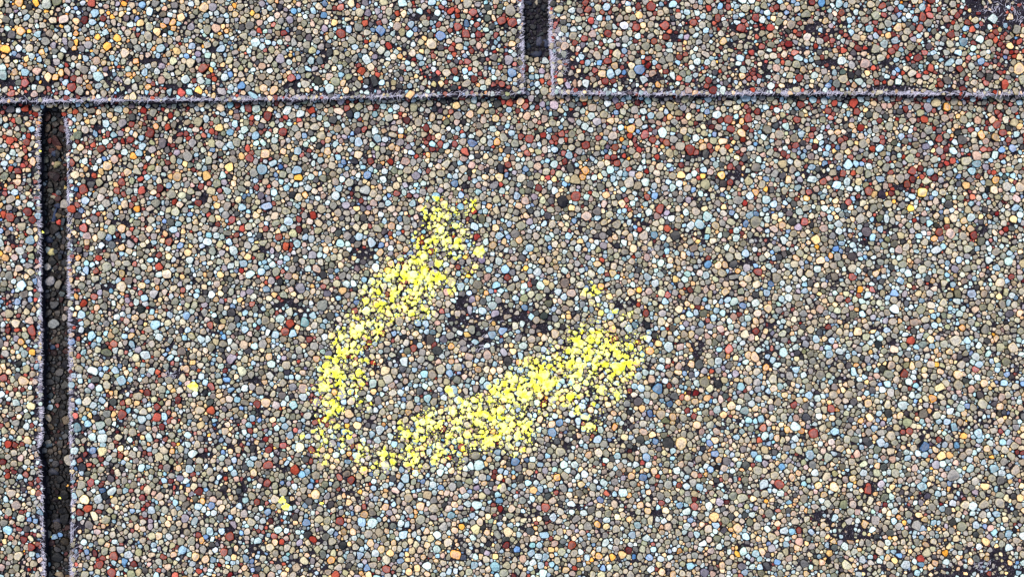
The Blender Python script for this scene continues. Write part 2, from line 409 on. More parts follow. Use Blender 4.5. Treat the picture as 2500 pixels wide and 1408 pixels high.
FIX_UP = [(16, 122, 12), (50, 8, 11), (68, 44, 8), (74, 120, 10), (188, 104, 7), (240, 92, 8), (1055, 110, 13), (685, 145, 12), (500, 20, 12), (625, 105, 12), (805, 218, 12), (905, 165, 10), (2485, 170, 14), (2190, 70, 11), (1980, 210, 6), (1560, 38, 10), (520, 20, 11), (365, 90, 12), (455, 195, 11), (550, 190, 10), (1250, 57, 12), (1225, 52, 11), (1138, 84, 11), (1490, 182, 12), (1250, 180, 12), (1470, 182, 11)]
FIX_UP_C = ['orange', 'orange', 'sky', 'sand', 'orange', 'orange', 'sand', 'mauve', 'cream', 'pale', 'pale', 'sand', 'cream', 'cream', 'cream', 'cream', 'mauve', 'tan', 'pale', 'pale', 'rust', 'rust', 'rust', 'sky', 'blue', 'cream']
FIX_LO = [(1540, 315, 12), (1405, 480, 13), (1612, 510, 12), (1425, 240, 11), (205, 462, 12), (390, 652, 10), (80, 806, 12), (390, 822, 11), (300, 1010, 11), (298, 700, 13), (225, 820, 11), (1395, 715, 12), (1540, 712, 10), (1584, 855, 10), (940, 905, 12), (1190, 940, 11), (2335, 914, 12), (2470, 848, 13), (2440, 690, 11), (2120, 1190, 12), (1900, 1180, 12), (1940, 1040, 12), (1165, 1230, 13), (1800, 1286, 12), (1060, 1240, 12), (700, 890, 11), (1985, 1056, 13), (1800, 490, 12), (1990, 585, 11), (1820, 240, 13), (1520, 1200, 12), (1100, 820, 11), (265, 407, 12), (460, 383, 13), (420, 475, 12), (275, 1197, 12), (275, 1395, 11), (2120, 1190, 13), (1240, 1296, 12), (1145, 870, 11), (1190, 868, 11), (2400, 1230, 12)]
FIX_LO_C = ['orange', 'rust', 'rust', 'cream', 'rust', 'rust', 'rust', 'pale', 'rust', 'sand', 'sky', 'pink', 'cream', 'orange', 'sand', 'sky', 'cream', 'sand', 'sand', 'rust', 'rust', 'pale', 'pale', 'cream', 'tan', 'tan', 'rust', 'grey', 'cream', 'sky', 'pale', 'grey', 'cream', 'grey', 'olive', 'pale', 'rust', 'rust', 'sand', 'pink', 'pink', 'tan']

def make_layer(which, seed):
    r = np.random.default_rng(seed)
    if which == 'upper':
        fixed, fc = FIX_UP, FIX_UP_C
        x0, x1, y0, y1 = X0, X1, Y0, 262
        def allow(x, y, rr):
            de = edge_y(x) - y                        # distance above the lower cut edge
            ds = slot_dist(x, y, US_L, US_R)
            ok = (de > rr * 0.55) & (ds > rr * 0.55)
            dm = np.minimum(de, ds * 1.0)
            ok &= ~((dm < 20) & (r.random(len(x)) < 0.88))
            thr = idw(THR, x, y, 1.2) - 0.02
            ok &= ~((samp(bare_n, x, y) > thr - 0.3) & (r.random(len(x)) < np.where(rr > 5, 0.94, 0.8)))
            ok &= ~((bare_mask(x, y) > 0) & (r.random(len(x)) < np.where(rr > 5, 0.99, 0.97)))
            return ok
    else:
        fixed, fc = FIX_LO, FIX_LO_C
        x0, x1, y0, y1 = X0, X1, -40, Y1
        def allow(x, y, rr):
            de = y - edge_y(x)
            us = slot_dist(x, y, US_L, US_R)
            ok = (de > -14) | (us < 6)
            ls = slot_dist(x, y, LS_L, LS_R)
            inslot_y = y > SLOT_TOP - 4
            ok &= ~(inslot_y & (ls < rr * 0.55))
            ok &= ~((ls < 22) & (y > SLOT_TOP + 16) & (r.random(len(x)) < 0.85))
            thr = idw(THR, x, y, 1.2) - 0.02
            ok &= ~((samp(bare_n, x, y) > thr) & (r.random(len(x)) < np.where(rr > 5, 0.94, 0.8)))
            ok &= ~((bare_mask(x, y) > 0) & (r.random(len(x)) < np.where(rr > 5, 0.985, 0.95)) & (de > 10))
            ok &= ~((us < 8) & (de < -10) & (y < 142) & (r.random(len(x)) < 0.86))   # worn floor of the upper slot
            return ok
    x, y, rad = pack(allow, x0, x1, y0, y1, fixed, r)
    th, R = shapes(x, y, rad, r)
    rgb, cat = granule_colors(x, y, rad, r)
    for i, c in enumerate(fc):
        rgb[i] = PAL[c][0]; cat[i] = NAMES.index(c)
    if which == 'lower':   # dirty floor of the upper slot
        m = (slot_dist(x, y, US_L, US_R) < 8) & (y < 142)
        rgb[m] = rgb[m] * 0.08 + np.array([[18, 20, 25]])
    return r, x, y, rad, th, R, rgb, cat

Z_UP, Z_LO, Z_FL = 0.0031, 0.0, -0.0030

# ------------------------------------------------------------------ slabs (asphalt bodies)
def jag(n, r, amp=1.6):
    a = r.normal(0, 1, n); a = np.convolve(a, [0.25, 0.5, 0.25], 'same'); b = np.convolve(r.normal(0, 1, n), np.hanning(15), 'same'); return a * amp + b * 0.7
def slab(name, pts, z0, z1, mat, kz, **kw):
    n = len(pts); P = np.asarray(pts, float)
    if np.sum(P[:, 0] * np.roll(P[:, 1], -1) - np.roll(P[:, 0], -1) * P[:, 1]) > 0: P = P[::-1]  # y flips -> make counter-clockwise in metres
    X = (P[:, 0] - CX) * S * kz; Y = -(P[:, 1] - CY) * S * kz
    top = np.stack([X, Y, np.full(n, z1)], 1); bot = np.stack([X, Y, np.full(n, z0)], 1)
    V = np.concatenate([top, bot]); i = np.arange(n); j = (i + 1) % n
    L = np.concatenate([i, n + i[::-1], np.stack([i, n + i, n + j, j], 1).ravel()])
    SZ = np.concatenate([[n], [n], np.full(n, 4)])
    o = mesh_np(name, V, L, SZ, mat, smooth=False)
    return link(o, **kw)

r0 = np.random.default_rng(3)
def sample_line(fn_pts, a, b, step, along='y'):
    t = np.arange(a, b, step); return t, poly_interp(fn_pts, t) + jag(len(t), r0)

XO0, XO1, YO0, YO1 = -2600, 5100, -2300, 3700           # outer limits of the slabs
# upper shingle
up = bpy.data.objects.new("asphalt_shingle", None); up.location = (0, 0, 0)
link(up, label="upper course shingle with a short slot and ragged lower edge overlapping the course below", cat="roof shingle", group="asphalt roof shingles")
ty, txl = sample_line(US_L, -400, 232, 5)
xs = np.arange(-2600, 1278, 5.0); ex = edge_y(xs) + jag(len(xs), r0)
outl = [(XO0, YO0), (1262, YO0)] + [(a, b) for b, a in zip(ty, txl)] + [(a, b) for a, b in zip(xs[::-1], ex[::-1])]
up_left = slab("tab", outl, Z_UP - 0.0026, Z_UP, M_ASPH, zone_scale(Z_UP), parent=up, label="shingle tab left of the short top slot")
ty, txr = sample_line(US_R, -400, 229, 5)
xs = np.arange(1352, 5100, 5.0); ex = edge_y(xs) + jag(len(xs), r0)
outl = [(XO1, YO0), (1336, YO0)] + [(a, b) for b, a in zip(ty, txr)] + [(a, b) for a, b in zip(xs, ex)]
up_right = slab("tab", outl, Z_UP - 0.0026, Z_UP, M_ASPH, zone_scale(Z_UP), parent=up, label="shingle tab right of the short top slot, many rust red granules")
# lower shingle
lo = bpy.data.objects.new("asphalt_shingle", None)
link(lo, label="lower course shingle with yellow chalk marks and a long slot at its left", cat="roof shingle", group="asphalt roof shingles")
ty, txl = sample_line(LS_L, SLOT_TOP, 1740, 5)
outl = [(XO0, 60), (112, 60)] + [(a, b) for b, a in zip(ty, txl)] + [(116, YO1), (XO0, YO1)]
lo_left = slab("tab", outl, Z_LO - 0.0026, Z_LO, M_ASPH, 1.0, parent=lo, label="narrow strip of shingle tab left of the long slot")
ty, txr = sample_line(LS_R, SLOT_TOP, 1740, 5)
outl = [(112.3, -2000), (112.3, SLOT_TOP), (128, SLOT_TOP - 3)] + [(a, b) for b, a in zip(ty, txr)] + [(180, YO1), (XO1, YO1), (XO1, -2000)]
lo_right = slab("tab", outl, Z_LO - 0.0026, Z_LO, M_ASPH, 1.0, parent=lo, label="wide shingle tab carrying the yellow chalk marks")
# the course seen at the bottom of the long slot
ba = bpy.data.objects.new("asphalt_shingle", None); ba.location = (0, 0, 0)
link(ba, label="dark dirty shingle of the course beneath, seen only inside the long left slot", cat="roof shingle", group="asphalt roof shingles")
ba_tab = slab("tab", [(XO0, YO0), (XO1, YO0), (XO1, YO1), (XO0, YO1)], Z_FL - 0.0026, Z_FL, M_DIRT, 1.0, parent=ba)

# ------------------------------------------------------------------ granules of the two courses
def fine_grit(parent, x0, x1, y0, y1, n, z, r, keepf, tone, gx, gy, gr, size=(0.6, 1.5), colset=None, name="fine_grit"):
    x = r.uniform(x0, x1, n); y = r.uniform(y0, y1, n)
    k = keepf(x, y); x, y = x[k], y[k]
    # drop those buried under granules: raster of granule discs at 2 units
    W_, H_ = int((x1 - x0) / 2) + 40, int((y1 - y0) / 2) + 40
    occ = np.zeros((H_, W_), bool)
    ix = ((gx - x0) / 2).astype(int) + 10; iy = ((gy - y0) / 2).astype(int) + 10
    for dx in range(-7, 8):
        for dy in range(-7, 8):
            m = (dx * dx + dy * dy) * 4 < (gr * 0.85) ** 2
            a = iy[m] + dy; b = ix[m] + dx
            v = (a >= 0) & (a < H_) & (b >= 0) & (b < W_)
            occ[a[v], b[v]] = True
    k = ~occ[((y - y0) / 2).astype(int) + 10, ((x - x0) / 2).astype(int) + 10]
    x, y = x[k], y[k]; n = len(x)
    s = r.uniform(size[0], size[1], n) * np.where(r.random(n) < 0.08, 1.6, 1.0)
    a0 = r.uniform(0, 6.28, n)
    V = np.zeros((n, 5, 3)); kz = zone_scale(z)
    for i in range(4):
        rr = s * r.uniform(0.7, 1.3, n)
        V[:, i, 0] = (x + rr * np.cos(a0 + i * 1.57) - CX) * S * kz; V[:, i, 1] = -(y + rr * np.sin(a0 + i * 1.57) - CY) * S * kz; V[:, i, 2] = z - 0.3 * S
    V[:, 4, 0] = (x - CX) * S * kz; V[:, 4, 1] = -(y - CY) * S * kz; V[:, 4, 2] = z + s * S * 1.1
    L = np.array([0, 4, 1, 1, 4, 2, 2, 4, 3, 3, 4, 0]); SZ = np.full(4, 3)
    cs = np.asarray(colset, float); c = cs[r.integers(0, len(cs), n)] * r.uniform(0.3, 1.0, n)[:, None] * 0.8
    C = np.repeat(albedo(np.clip(c, 5, 250))[:, None, :], 5, 1)
    idx = (np.arange(n) * 5)[:, None] + L[None, :]
    o = mesh_np(name, V.reshape(-1, 3), idx.ravel(), np.tile(SZ, n), M_GRAN, C.reshape(-1, 3), smooth=False)
    return link(o, parent=parent, kind="stuff")
GRITCOL = [(190, 190, 205), (150, 145, 165), (120, 112, 130), (90, 84, 104), (70, 64, 84), (60, 54, 70), (160, 140, 130), (215, 215, 225), (50, 46, 60), (110, 90, 90)]

LAYERS = {}
for which, z, split, left, right, shingle in (('upper', Z_UP, 1310, up_left, up_right, 'u'), ('lower', Z_LO, 130, lo_left, lo_right, 'l')):
    r, x, y, rad, th, R, rgb, cat = make_layer(which, 11 if which == 'upper' else 23)
    W_, L_, SZ_, C_, h_ = granule_mesh(x, y, rad, th, R, albedo(rgb), z, r)
    print('granules', which, len(x), float((rad*rad).mean()**.5))
    LAYERS[which] = (x, y, rad, R, W_, L_, SZ_, h_)
    size = R.mean(1)
    vis = (x > 5) & (x < 2495) & (y > 5) & (y < 1403)
    if which == 'upper': vis &= (y < edge_y(x) - 4)
    else: vis &= (y > edge_y(x) + 8)
    for side, tab in ((x < split, left), (x >= split, right)):
        # the largest ones are parts of their own, the rest is one coating
        cand = np.where(vis & side)[0]; share = 50 if which == 'upper' else (20 if tab is left else 80)
        top = cand[np.argsort(-size[cand])[:share]]
        big = np.zeros(len(x), bool); big[top] = True
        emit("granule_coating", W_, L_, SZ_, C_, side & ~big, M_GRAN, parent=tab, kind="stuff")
        for i in top:
            s1 = np.zeros(len(x), bool); s1[i] = True
            c0 = W_[i, -1].copy(); Wi = W_[i:i + 1] - c0 * np.array([1, 1, 0])
            o = mesh_np("granule", Wi.reshape(-1, 3), L_, SZ_, M_GRAN, C_[i], smooth=False)
            o.location = (c0[0], c0[1], 0)
            lab = {'rust': "rust red granule", 'cream': "cream orange granule", 'orange': "bright orange granule", 'sky': "light blue granule", 'blue': "blue granule", 'pale': "pale bluish white granule", 'dark': "dark grey granule"}.get(NAMES[cat[i]])
            link(o, parent=tab, label=lab)
    if which == 'upper':
        kf = lambda a, b: (b < edge_y(a) - 1) & (slot_dist(a, b, US_L, US_R) > 1)
        for side, tab, xa, xb in ((0, left, X0, 1290), (1, right, 1330, X1)):
            fine_grit(tab, xa, xb, Y0, 260, int((xb - xa) * 560 / 7), z, r, kf, 1, x, y, rad, colset=GRITCOL)
    else:
        kf = lambda a, b: ((b > edge_y(a)) | (np.abs(a - 1310) < 45)) & ~((slot_dist(a, b, LS_L, LS_R) < 1) & (b > SLOT_TOP - 2))
        fine_grit(left, X0, 112, 240, Y1, int((112 - X0) * 1490 / 7), z, r, kf, 1, x, y, rad, colset=GRITCOL)
        fine_grit(right, 112, X1, 0, Y1, int((X1 - 112) * 1730 / 7), z, r, kf, 1, x, y, rad, colset=GRITCOL)

# floor of the long slot: dirt, dull granules, grit
r = np.random.default_rng(31)
def allow_f(x, y, rr):
    return (x > 84) & (x < 190) & (r.random(len(x)) < 0.30 + 0.3 * (samp(bare_n, x, y) < 0))
fx, fy, fr = pack(allow_f, 80, 196, 230, Y1, [], r, classes=[(13, 3, 0.05), (10, 3, 0.1), (7.5, 4, 0.25), (5, 4, 0.3), (3.5, 4, 0.3)])
fth, fR = shapes(fx, fy, fr, r)
frgb, fcat = granule_colors(fx, fy, fr, r)
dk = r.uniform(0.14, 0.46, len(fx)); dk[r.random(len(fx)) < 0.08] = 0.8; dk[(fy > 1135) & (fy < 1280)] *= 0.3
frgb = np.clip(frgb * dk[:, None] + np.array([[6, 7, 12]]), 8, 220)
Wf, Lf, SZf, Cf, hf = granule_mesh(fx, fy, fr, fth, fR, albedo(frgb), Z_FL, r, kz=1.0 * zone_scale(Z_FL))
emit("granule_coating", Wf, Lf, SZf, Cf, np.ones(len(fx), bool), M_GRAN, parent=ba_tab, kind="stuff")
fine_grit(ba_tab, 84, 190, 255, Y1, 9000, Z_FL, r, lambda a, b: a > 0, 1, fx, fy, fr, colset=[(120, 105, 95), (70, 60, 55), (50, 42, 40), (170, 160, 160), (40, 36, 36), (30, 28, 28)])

# ------------------------------------------------------------------ frayed fibres along the cut edges
def hairs(parent, xs, ys, ang, length, z, r, width=0.5, lift=3.0, name="frayed_fibres"):
    n = len(xs); kz = zone_scale(z); SEG = 3
    V = np.zeros((n, (SEG + 1) * 3, 3))
    curve = r.normal(0, 0.18, n)
    for k in range(SEG + 1):
        t = k / SEG - 0.5
        a = ang + curve * t * 2
        px = xs + np.cos(a) * length * t; py = ys + np.sin(a) * length * t
        pz = 1.0 + r.uniform(0, lift, n) + 2.0 * (0.25 - t * t)
        wd = width * (1.0 if k in (1, 2) else 0.45)
        nx, ny = -np.sin(a), np.cos(a)
        for q, (sx, sz) in enumerate(((-1, 0), (1, 0), (0, 1.2))):
            V[:, k * 3 + q, 0] = (px + nx * wd * sx - CX) * S * kz
            V[:, k * 3 + q, 1] = -(py + ny * wd * sx - CY) * S * kz
            V[:, k * 3 + q, 2] = z + (pz + wd * sz) * S
    L = []
    for k in range(SEG):
        for q in range(3):
            q2 = (q + 1) % 3
            L += [k * 3 + q, k * 3 + q2, (k + 1) * 3 + q2, (k + 1) * 3 + q]
    L = np.array(L); idx = (np.arange(n) * (SEG + 1) * 3)[:, None] + L[None, :]
    o = mesh_np(name, V.reshape(-1, 3), idx.ravel(), np.full(n * SEG * 3, 4), M_FIB, smooth=True)
    return link(o, parent=parent, kind="stuff")
r = np.random.default_rng(41)
def fringe_v(L, y0, y1, side, dens, base_ang, z):
    n = int((y1 - y0) * dens); y = r.uniform(y0, y1, n)
    clump = 0.5 + 0.5 * np.sin(y / 17.0 + 2 * np.sin(y / 41.0)) ; keep = r.random(n) < 0.35 + 0.65 * clump
    y = y[keep]; n = len(y)
    off = np.abs(r.normal(0, 4.0, n)); off = np.where(r.random(n) < 0.12, off + r.uniform(0, 16, n), off)
    x = poly_interp(L, y) + side * off
    ang = base_ang(y) + r.normal(0, 0.32, n)
    return x, y, ang, r.uniform(5, 14, n)
def fringe_h(x0, x1, dens):
    n = int((x1 - x0) * dens); x = r.uniform(x0, x1, n)
    clump = 0.5 + 0.5 * np.sin(x / 33.0 + 3 * np.sin(x / 77.0)); keep = r.random(n) < 0.3 + 0.7 * clump
    x = x[keep]; n = len(x)
    off = np.abs(r.normal(0, 4.0, n)); y = edge_y(x) - 1 - off
    ang = np.where(r.random(n) < 0.5, r.normal(0, 0.35, n), r.normal(-0.8, 0.5, n))
    return x, y, ang, r.uniform(6, 26, n)
def cat_(*a): return [np.concatenate(q) for q in zip(*a)]
a = fringe_h(X0, 1277, 1.05); b = fringe_v(US_L, -300, 230, -1, 1.7, lambda y: -0.45 + 0.3 * np.sin(y / 30), Z_UP)
hairs(up_left, *cat_(a, b), Z_UP, r)
a = fringe_h(1345, X1, 1.05); b = fringe_v(US_R, -300, 228, 1, 2.4, lambda y: -0.7 + 0.5 * np.sin(y / 40), Z_UP)
n = 260; c = (r.uniform(1346, 1385, n), r.normal(125, 45, n), r.normal(-0.8, 0.7, n), r.uniform(5, 16, n))
n = 90; e = (r.normal(2455, 40, n), r.normal(30, 22, n), r.normal(-0.6, 1.2, n), r.uniform(6, 16, n))
hairs(up_right, *cat_(a, b, c, e), Z_UP, r)
a = fringe_v(LS_L, 275, Y1, -1, 1.5, lambda y: 0.35 + 0.5 * np.sin(y / 90), Z_LO)
hairs(lo_left, *a, Z_LO, r)
a = fringe_v(LS_R, 285, Y1, 1, 1.5, lambda y: -0.5 + 0.6 * np.sin(y / 120 + 1), Z_LO)
n = 70; b = (np.concatenate([r.normal(1175, 13, n // 2), r.normal(1123, 10, n // 4), r.normal(1205, 18, n - n // 2 - n // 4)]),
              np.concatenate([r.normal(850, 8, n // 2), r.normal(846, 5, n // 4), r.normal(800, 18, n - n // 2 - n // 4)]), r.normal(-0.5, 0.35, n), r.uniform(6, 15, n))
n = 120; k = r.integers(0, 4, n); cxs = np.array([[1590, 605], [1310, 690], [2395, 1380], [430, 915]])[k]
c = (cxs[:, 0] + r.normal(0, 18, n), cxs[:, 1] + r.normal(0, 12, n), r.normal(-0.9, 0.5, n), r.uniform(6, 16, n))
hairs(lo_right, *cat_(a, b, c), Z_LO, r)

# ------------------------------------------------------------------ yellow chalk strokes: a crust rubbed onto the tops of the granules
x, y, rad, R, W_, L_, SZ_, h_ = LAYERS['lower']
sel = (x > 640) & (x < 1680) & (y > 440) & (y < 1220)
Ws = W_[sel]; nv = Ws.shape[1]; n = len(Ws)
starts = np.concatenate(([0], np.cumsum(SZ_)[:-1]))
faces_local = [tuple(int(v) for v in L_[s:s + k]) for s, k in zip(starts, SZ_)]
vv = Ws.reshape(-1, 3).tolist()
pf = [tuple(i * nv + v for v in f) for i in range(n) for f in faces_local[KD:]]
bvh = BVHTree.FromPolygons(vv, pf)
STEP = 2.0
GX, GY = np.arange(690, 1640, STEP), np.arange(480, 1180, STEP)
r = np.random.default_rng(57)
def vn(cell):
    return value_noise(len(GX), len(GY), cell / STEP, r) - 0.5
n_f = vn(10) * 1.0 + vn(5) * 1.1 + vn(18) * 0.7 + vn(40) * 0.3
n_w1, n_w2 = vn(50) * 16, vn(50) * 16
# stroke skeletons: (x, y, half width, strength)
LEFT = [(1070, 510, 34, .55), (1085, 545, 42, .72), (1105, 590, 42, .72), (1045, 610, 46, .72), (1035, 665, 56, .78), (985, 700, 62, .80), (1030, 745, 32, .60), (925, 745, 50, .84), (895, 790, 44, .90), (855, 835, 42, .82), (870, 885, 40, .62), (815, 910, 38, .86), (850, 935, 34, .60), (795, 960, 34, .84), (800, 1000, 30, .80), (885, 990, 20, .62), (800, 1050, 34, .62), (850, 1065, 22, .45), (800, 1095, 30, .55), (840, 1095, 26, .55)]
RIGHT = [(880, 1120, 22, .30), (900, 1115, 36, .55), (945, 1110, 30, .62), (1000, 1115, 34, .75), (1000, 1060, 34, .60), (1050, 1050, 46, .88), (1060, 1095, 38, .72), (1110, 1020, 42, .80), (1120, 1075, 44, .80), (1170, 1005, 42, .85), (1165, 1060, 40, .66), (1215, 975, 40, .86), (1210, 1045, 42, .86), (1265, 955, 46, .82), (1265, 1040, 42, .82), (1320, 915, 48, .84), (1330, 960, 40, .76), (1325, 990, 24, .62), (1390, 885, 50, .90), (1390, 960, 26, .84), (1410, 835, 40, .78), (1450, 860, 56, .92), (1465, 830, 40, .88), (1500, 880, 48, .90), (1545, 835, 26, .62), (1535, 870, 36, .76), (1490, 930, 40, .80), (1435, 965, 44, .44), (1440, 1028, 20, .72), (1535, 910, 24, .60), (1475, 775, 34, .40), (1435, 790, 22, .38), (1540, 785, 18, .40), (1260, 1080, 34, .55), (1110, 1125, 32, .45), (1590, 830, 22, .30)]
CH3 = [(1440, 715, 24, .72), (1440, 695, 14, .68), (1482, 725, 16, .45), (1520, 780, 12, .3)]
EXTRA_L = [(1142, 500, 18, .55), (1148, 480, 12, .5), (1170, 612, 13, .80), (1145, 600, 14, .52), (1150, 655, 18, .55), (1110, 705, 16, .62), (1025, 745, 22, .62), (975, 775, 20, .4), (940, 700, 20, .75)]
XX, YY = np.meshgrid(GX, GY)
def field(sk):
    f = np.zeros_like(XX)
    for (bx, by, hw, st) in sk:
        q = np.hypot(XX + n_w1 - bx, YY + n_w2 - by) / (hw * 1.12)
        f = np.maximum(f, st * np.clip(1.25 - q * q * 0.75, -1, 1.0))
    return f
Hm = np.full(XX.shape, np.nan)
def chalk(sk, parent, name, **kw):
    f = field(sk)
    act = f > 0.05
    iy, ix = np.where(act)
    for a_, b_ in zip(iy, ix):
        if np.isnan(Hm[a_, b_]):
            wx, wy = to_world(XX[a_, b_], YY[a_, b_], Z_LO)
            hit = bvh.ray_cast(Vector((wx, wy, 0.01)), Vector((0, 0, -1)))
            Hm[a_, b_] = hit[0].z / S if hit[0] is not None else 0.0
    H = np.nan_to_num(Hm, nan=0.0)
    hn = np.clip((H - 1.5) / 5.0, -0.6, 1.0)
    t = (f - 0.76) * 1.35 + n_f * 1.35 + (hn - 0.45) * 0.8
    t = np.where(act, t, -1)
    cell = (t[:-1, :-1] + t[1:, :-1] + t[:-1, 1:] + t[1:, 1:]) / 4 > 0.0
    used = np.zeros(t.shape, bool); used[:-1, :-1] |= cell; used[1:, :-1] |= cell; used[:-1, 1:] |= cell; used[1:, 1:] |= cell
    idx = np.full(t.shape, -1); idx[used] = np.arange(used.sum())
    interior = np.zeros(t.shape, bool); interior[1:-1, 1:-1] = cell[:-1, :-1] & cell[1:, :-1] & cell[:-1, 1:] & cell[1:, 1:]
    Hs = np.maximum(H, 0.5)
    thick = np.where(interior, 0.8 + np.clip(t, 0, 1) * 2.4, -0.6) + r.normal(0, 0.12, t.shape)
    jx = r.uniform(-0.45, 0.45, t.shape) * STEP; jy = r.uniform(-0.45, 0.45, t.shape) * STEP
    wx, wy = to_world(XX + jx, YY + jy, Z_LO)
    V = np.stack([wx, wy, Z_LO + (Hs + thick) * S], -1)[used]
    cy_, cx_ = np.where(cell)
    q = np.stack([idx[cy_, cx_], idx[cy_ + 1, cx_], idx[cy_ + 1, cx_ + 1], idx[cy_, cx_ + 1]], 1)
    o = mesh_np(name, V, q.ravel(), np.full(len(q), 4), M_CHALK, smooth=True)
    link(o, parent, **kw)
    # loose powder crumbs on and around the stroke
    n = int(9000 * len(sk) / 30); bx = r.uniform(GX[0], GX[-1], n * 6); by = r.uniform(GY[0], GY[-1], n * 6)
    ii = ((by - GY[0]) / STEP).astype(int); jj = ((bx - GX[0]) / STEP).astype(int)
    keep = (f[ii, jj] > 0.06) & (H[ii, jj] > 1.5) & (r.random(n * 6) < f[ii, jj] ** 1.3 * 0.9)
    bx, by, hh = bx[keep], by[keep], H[ii, jj][keep]; m = len(bx); sz = r.uniform(0.5, 1.7, m); a0 = r.uniform(0, 6.28, m)
    V = np.zeros((m, 5, 3))
    for i in range(4):
        q = sz * r.uniform(0.6, 1.4, m); wx, wy = to_world(bx + q * np.cos(a0 + i * 1.57), by + q * np.sin(a0 + i * 1.57), Z_LO)
        V[:, i] = np.stack([wx, wy, (hh - 0.4) * S], 1)
    wx, wy = to_world(bx, by, Z_LO); V[:, 4] = np.stack([wx, wy, (hh + sz * 0.8) * S], 1)
    L = np.array([0, 4, 1, 1, 4, 2, 2, 4, 3, 3, 4, 0]); idx5 = (np.arange(m) * 5)[:, None] + L[None, :]
    link(mesh_np("chalk_dust", V.reshape(-1, 3), idx5.ravel(), np.full(m * 4, 3), M_CHALK, smooth=False), parent=o, kind="stuff")
    return o
chalk(LEFT + EXTRA_L, None, "chalk_mark", label="yellow chalk crescent rubbed on the granules, the upper left one running steeply downwards", cat="chalk mark", group="chalk strokes on the shingle")
chalk(RIGHT, None, "chalk_mark", label="broad yellow chalk crescent rising to the right under the bruised dark spot", cat="chalk mark", group="chalk strokes on the shingle")
chalk(CH3, None, "chalk_mark", label="small faint yellow chalk patch just above the right end of the broad crescent", cat="chalk mark", group="chalk strokes on the shingle")

# ------------------------------------------------------------------ loose lumps: chalk flecks and stones
def lump(name, px, py, rx, ry, rot, z, mat, r, hh=0.7, col=None, knob=0.0, **kw):
    NT, NR = 18, 6
    V = [(0, 0, hh)]; ph = r.uniform(0, 6.28, 4); am = r.uniform(0.05, 0.16, 4) + knob
    for k in range(1, NR + 1):
        u = k / NR; pol = u * math.pi * 0.62
        for i in range(NT):
            t = i * 2 * math.pi / NT
            m = 1 + am[0] * math.cos(2 * t + ph[0]) + am[1] * math.cos(3 * t + ph[1]) + am[2] * math.cos(5 * t + ph[2]) * 0.6 + r.normal(0, 0.02)
            rr = math.sin(pol) ** 0.8 * m
            V.append((rr * math.cos(t), rr * math.sin(t), hh * math.cos(pol) * (1 + r.normal(0, 0.05))))
    V = np.array(V); s = min(rx, ry)
    X = V[:, 0] * rx; Y = V[:, 1] * ry; Z = V[:, 2] * s
    c, sn = math.cos(rot), math.sin(rot)
    W = np.stack([(X * c - Y * sn) * S, -(X * sn + Y * c) * S, Z * S], 1)
    L = []; SZ = []
    for i in range(NT):
        L += [0, 1 + (i + 1) % NT, 1 + i][::-1]; SZ.append(3)
    for k in range(NR - 1):
        for i in range(NT):
            a_, b_ = 1 + k * NT + i, 1 + k * NT + (i + 1) % NT
            L += [a_, a_ + NT, b_ + NT, b_]; SZ.append(4)
    L += list(range(1 + (NR - 1) * NT, 1 + NR * NT)); SZ.append(NT)
    # orientation: y is mirrored, so reverse the rings
    st = np.concatenate(([0], np.cumsum(SZ)[:-1])); LL = []
    for s0, k in zip(st, SZ): LL += L[s0:s0 + k][::-1] if k != NT else L[s0:s0 + k]
    LL = LL
    cc = None
    if col is not None: cc = np.repeat(albedo(np.array([col], float)), len(W), 0) * r.uniform(0.75, 1.15, (len(W), 1))
    o = mesh_np(name, W, LL, SZ, mat, cc)
    wx, wy = to_world(px, py, z); o.location = (wx, wy, z)
    return link(o, **kw)
r = np.random.default_rng(77)
zt = Z_LO + 4.5 * S
FL = [(472, 943, 13, 11, 0.1, "round yellow chalk fleck lying alone far left of the crescents"),
      (691, 1220, 9, 9, 0, "upper half of the yellow chalk pair alone at the lower left"),
      (699, 1237, 11, 8, 0.5, "lower half of the yellow chalk pair alone at the lower left"),
      (1099, 954, 10, 15, -0.15, "upright oval yellow chalk fleck between the two crescents"),
      (1171, 613, 11, 13, 0.4, "yellow chalk fleck just right of the upper crescent's top end"),
      (738, 1065, 6, 6, 0, "small yellow chalk fleck left of the upper crescent's lower end"),
      (1220, 1187, 7, 4, -0.6, "tiny yellow chalk fleck below the broad crescent"),
      (785, 1228, 5, 3, 0, "tiny yellow chalk fleck right of the chalk pair at the lower left"),
      (1062, 645, 0, 0, 0, "")]
for px, py, rx, ry, rot, lab in FL:
    if rx: lump("chalk_fleck", px, py, rx, ry, rot, zt, M_CHALK, r, 0.45, knob=0.04, label=lab, cat="chalk fleck", group="chalk flecks scattered on the shingle")
zf = Z_FL + 2.0 * S
DK = (34, 40, 56)
